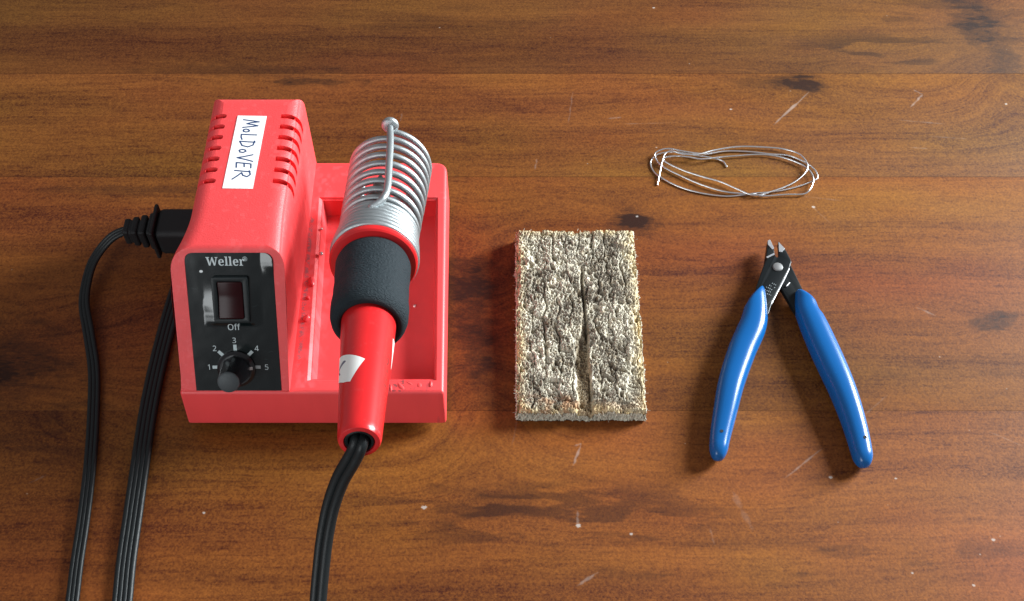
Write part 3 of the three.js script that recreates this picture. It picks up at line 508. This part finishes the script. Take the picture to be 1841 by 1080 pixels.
// ------------------------------------------------------------------ coil of solder wire
{
  const o = thing('solder_wire', 'loose silver loops of thin solder wire lying above the cutters', 'solder wire', [116, 0, -82]);
  const W = [113.2,1,-85.8,111.5,1.2,-89.5,105,2,-91.7,96.9,3,-92.9,89.6,3,-94.8,82.2,2.5,-95.2,76.3,2,-93.2,73.3,1,-88.9,74.5,1,-82.4,78.2,1,-78.1,86.3,1,-72.3,97.2,.8,-67.9,111.1,.6,-65.5,119.7,.6,-66.4,126,.6,-67.5,136.9,.8,-68.8,148.6,1,-71.9,155.7,1.5,-74.9,159.7,2,-77.4,159.6,2,-81.9,156.3,1.5,-87.3,147.5,1,-93.4,137.3,1,-94.7,127.6,1,-96.2,114.2,1.5,-96.5,102.2,3,-93.9,90.6,4.5,-95,83.7,5,-96.5,79.1,5,-95.7,75.8,4,-93.5,76,3,-90.6,78.7,2,-86.1,89.5,2,-78.2,100.3,2,-72,111.2,2,-67.9,125.1,1.8,-66.3,129.4,2,-65.2,141.9,2.2,-66.1,151.5,2.5,-66.5,154,3.5,-68.3,156.7,3.8,-73.6,157.2,3.5,-78.4,155,3,-84.1,147.8,2.5,-89.5,139.7,2.3,-92.7,131.2,2.2,-93.8,121.8,2.4,-93,110.7,2.8,-91.7,99.9,4.4,-89.5,93,5,-90.7,86.1,5.5,-91,81.5,5.5,-90.2,79.8,4.5,-89.2,80.9,4,-87.7,89.6,3.5,-82.1,100.6,3.2,-77.3,108.9,3,-74.2,116.3,3,-69.7,124.8,3,-65.3,133.6,2.6,-67.6,147.4,3,-74.3,154.4,4.2,-81.5,155.4,4.4,-85.9,152.6,4,-92.7,145.9,3,-96.9,134.6,2.6,-98.8,120.1,3,-98.9,108,4,-96.1,98.2,6,-92.1,90.1,6.8,-91.9,84.1,7.2,-93.7,81.2,7,-92.3,79.3,5.8,-88,77.6,3,-81.4,75.8,1,-73.4];
  const pts = []; for (let i = 0; i < W.length; i += 3) pts.push(V(W[i], Math.max(.5, W[i + 1] * .55), W[i + 2]));
  part('wire', merge([tube(pts, .43, 900, 8), cap(pts[0], .43), cap(pts[pts.length - 1], .43)]), new THREE.MeshPhysicalMaterial({ color: rgb(.78, .80, .82), metalness: 1, roughness: .3 }), o);
}

// ------------------------------------------------------------------ flush cutters
{
  const o = thing('flush_cutters', 'open flush cutters with blue plastic grips and black steel jaws', 'cutters', [125, 0, 35]);
  const lever = (pts, y0, y1, bev = .5) => { const sh = rounded(pts.map(([x, z, r]) => [x, -z, r ?? .4])); return crease(extrude(sh, y1 - y0, bev, 2, 4).rotateX(-Math.PI / 2).translate(0, y0, 0), .5); };
  const black = new THREE.MeshPhysicalMaterial({ color: rgb(.008, .010, .011), roughness: .3, specularIntensity: .45 });
  const bright = new THREE.MeshPhysicalMaterial({ color: rgb(.42, .43, .45), metalness: .8, roughness: .42 });
  const under = part('lower_lever', lever([[126.8, -31.2], [128.0, -31.5], [129.3, -26.3], [129.2, -21.4, .2], [131, -17, 1], [136.6, -17.2, 1], [140.2, -3, 2], [143.4, 6], [147, 22], [140, 22], [134.0, 9], [130.3, -2, 2], [126, -10, 2], [122.6, -13.5, 1], [124.3, -20.3, 1]], 3.4, 6.4), black, o, 'black steel lever ending in the left jaw');
  const over = part('upper_lever', lever([[131.5, -29.2], [134.4, -24.8, 1], [136.6, -16.9, 1.2], [134.7, -12.4, 2], [124.2, 6.5, 1], [121.5, 14], [112, 24], [106, 23], [114.6, 6], [118.6, -5, 3], [122.0, -13.4, 2], [124.4, -18.4, .6], [128.7, -21.0, .4], [129.7, -19.4, .3], [130.5, -20]], 6.6, 9.2), black, o, 'black steel lever ending in the right jaw');
  part('jaw_block', lever([[126.6, -30.4], [127.9, -30.8], [129.1, -25.9], [128.9, -21.3, .2], [124.6, -18.8, .3], [124.6, -21]], 6.2, 8.6, .35), black, under);
  const wedge = (a, y0, y1) => { const sh = rounded(a.map(([x, z]) => [x, -z, .1])); return crease(extrude(sh, .5, .12, 1, 2).rotateX(-Math.PI / 2).translate(0, y0, 0), .4); };
  part('cutting_edge', wedge([[126.5, -30.2], [127.8, -30.7], [129.0, -25.4], [128.0, -24.6], [126.2, -27.6]], 8.35), bright, under);
  part('cutting_edge', wedge([[131.5, -28.8], [134.2, -24.7], [132.4, -22.4], [131.0, -22.8]], 8.95), bright, over);
  part('jaw_step', new THREE.BoxGeometry(4.6, .5, .9).rotateY(.52).translate(126.7, 8.75, -20.6), bright, under);
  part('pivot_rivet', crease(new THREE.LatheGeometry([[2.55, 9.0], [2.5, 9.5], [2.1, 9.85], [1.2, 10.05], [0, 10.1]].map(a => new THREE.Vector2(...a)), 32), .5).translate(129.2, 0, -13.4), new THREE.MeshPhysicalMaterial({ color: rgb(.20, .20, .20), metalness: .5, roughness: .5 }), over);
  part('return_spring', merge([tube([V(134.6, 9.0, -12.6), V(131.4, 8.6, -6.4), V(127.6, 8.0, .4), V(122.6, 8.2, 9.4)], .42, 40, 8)]), bright, over, 'thin bright wire spring along the lever edge');
  part('spring_pin', new THREE.CapsuleGeometry(.5, 2.2, 4, 8).rotateX(Math.PI / 2).rotateY(-.7).translate(133.4, 6.9, -4.6), bright, under);
  // stamped marks on the upper lever
  const marks = []; seed = 41; for (let r = 0; r < 5; r++) for (let k = 0; k < 5; k++) if (rnd() > .25) { const a = V(.47, 0, -.88), b = V(.88, 0, .47), p = V(119.6, 9.22, 1.4).addScaledVector(a, r * 1.75 + rnd() * .3).addScaledVector(b, k * .85 + 1.0 + .25 * rnd()); marks.push(new THREE.BoxGeometry(.35 + .45 * rnd(), .06, .3).rotateY(.9 + (rnd() - .5)).translate(p.x, p.y, p.z)); }
  part('stamped_marks', merge(marks), new THREE.MeshStandardMaterial({ color: rgb(.24, .27, .28), roughness: .5 }), over).userData.kind = 'stuff';
  // grips: [x, z, half width] along the centre line
  const blue = new THREE.MeshPhysicalMaterial({ color: rgb(.003, .088, .285), roughness: .25, specularIntensity: .8 });
  const grip = (spine, top, label, parent) => {
    const curve = new THREE.CatmullRomCurve3(spine.map(([x, z, w]) => V(x, w, z)), false, 'centripetal'), N = 90, R = 36, P = [], I = [], U = [];
    for (let i = 0; i <= N; i++) {
      const t = i / N, p = curve.getPointAt(t), d = curve.getTangentAt(t); d.y = 0; d.normalize(); const s = V(d.z, 0, -d.x); let w = p.y;   // s points right of travel
      const end = 1 - t; let k = 1, cutz = 0;
      if (end < .07) k = Math.sqrt(Math.max(0, 1 - (1 - end / .07) ** 2));
      if (t < .03) k = lerp(.86, 1, Math.sqrt(1 - (1 - t / .03) ** 2));
      const hy = 5.9 * lerp(.92, 1, step(0, .2, t)) * lerp(1, .80, step(.55, 1, t)) * k;
      for (let j = 0; j <= R; j++) {
        const a = j / R * Math.PI * 2, ca = Math.cos(a), sa = Math.sin(a), e = .82;
        const X = Math.sign(ca) * Math.pow(Math.abs(ca), e) * w * k, Y = Math.sign(sa) * Math.pow(Math.abs(sa), e) * hy;
        const slant = t < .25 ? top * (1 - t / .25) * (X / w) : 0;                        // mouth cut at a slant
        P.push(p.x + s.x * X + d.x * slant, 6.0 + Y - (.9 * step(.55, 1, t)), p.z + s.z * X + d.z * slant); U.push(j / R * 3, t * 9);
      }
    }
    for (let i = 0; i < N; i++) for (let j = 0; j < R; j++) { const a = i * (R + 1) + j; I.push(a, a + R + 1, a + 1, a + 1, a + R + 1, a + R + 2); }
    const c0 = P.length / 3; P.push(...(() => { const q = V(0, 0, 0); for (let j = 0; j < R; j++) q.add(V(P[j * 3], P[j * 3 + 1], P[j * 3 + 2])); return q.divideScalar(R).toArray(); })()); U.push(0, 0); for (let j = 0; j < R; j++) I.push(c0, j, j + 1);
    const g = new THREE.BufferGeometry(); g.setAttribute('position', new THREE.Float32BufferAttribute(P, 3)); g.setAttribute('uv', new THREE.Float32BufferAttribute(U, 2)); g.setIndex(I); g.computeVertexNormals();
    return part('grip', g, blue, parent, label);
  };
  const gl = grip([[116.6, 1.5, 4.6], [116.3, 5, 5.2], [113.9, 18, 6.5], [107, 33.2, 6.5], [100.3, 50.4, 6.0], [95.8, 65.9, 5.3], [92.4, 78.5, 4.5], [91.2, 84.5, 4.0], [90.4, 89.5, 3.6]], -6, 'left blue plastic grip', over);
  const gr = grip([[141.0, 2.6, 4.6], [141.0, 10.2, 5.6], [142.0, 15.4, 6.2], [144.8, 28.2, 6.7], [148, 41.9, 6.6], [150.6, 54, 6.1], [153.1, 70.5, 5.3], [154.2, 84.2, 4.6], [154.4, 93, 3.9]], 4, 'right blue plastic grip', under);
  const hole = new THREE.MeshStandardMaterial({ color: rgb(.005, .006, .01), roughness: .8 });
  part('hanging_hole', new THREE.CylinderGeometry(.75, .75, .5, 16).translate(92.6, 10.1, 77.5), hole, gl);
  part('hanging_hole', new THREE.CylinderGeometry(.75, .75, .5, 16).translate(155.4, 10.1, 80.5), hole, gr);
}

renderer.render(scene, camera);
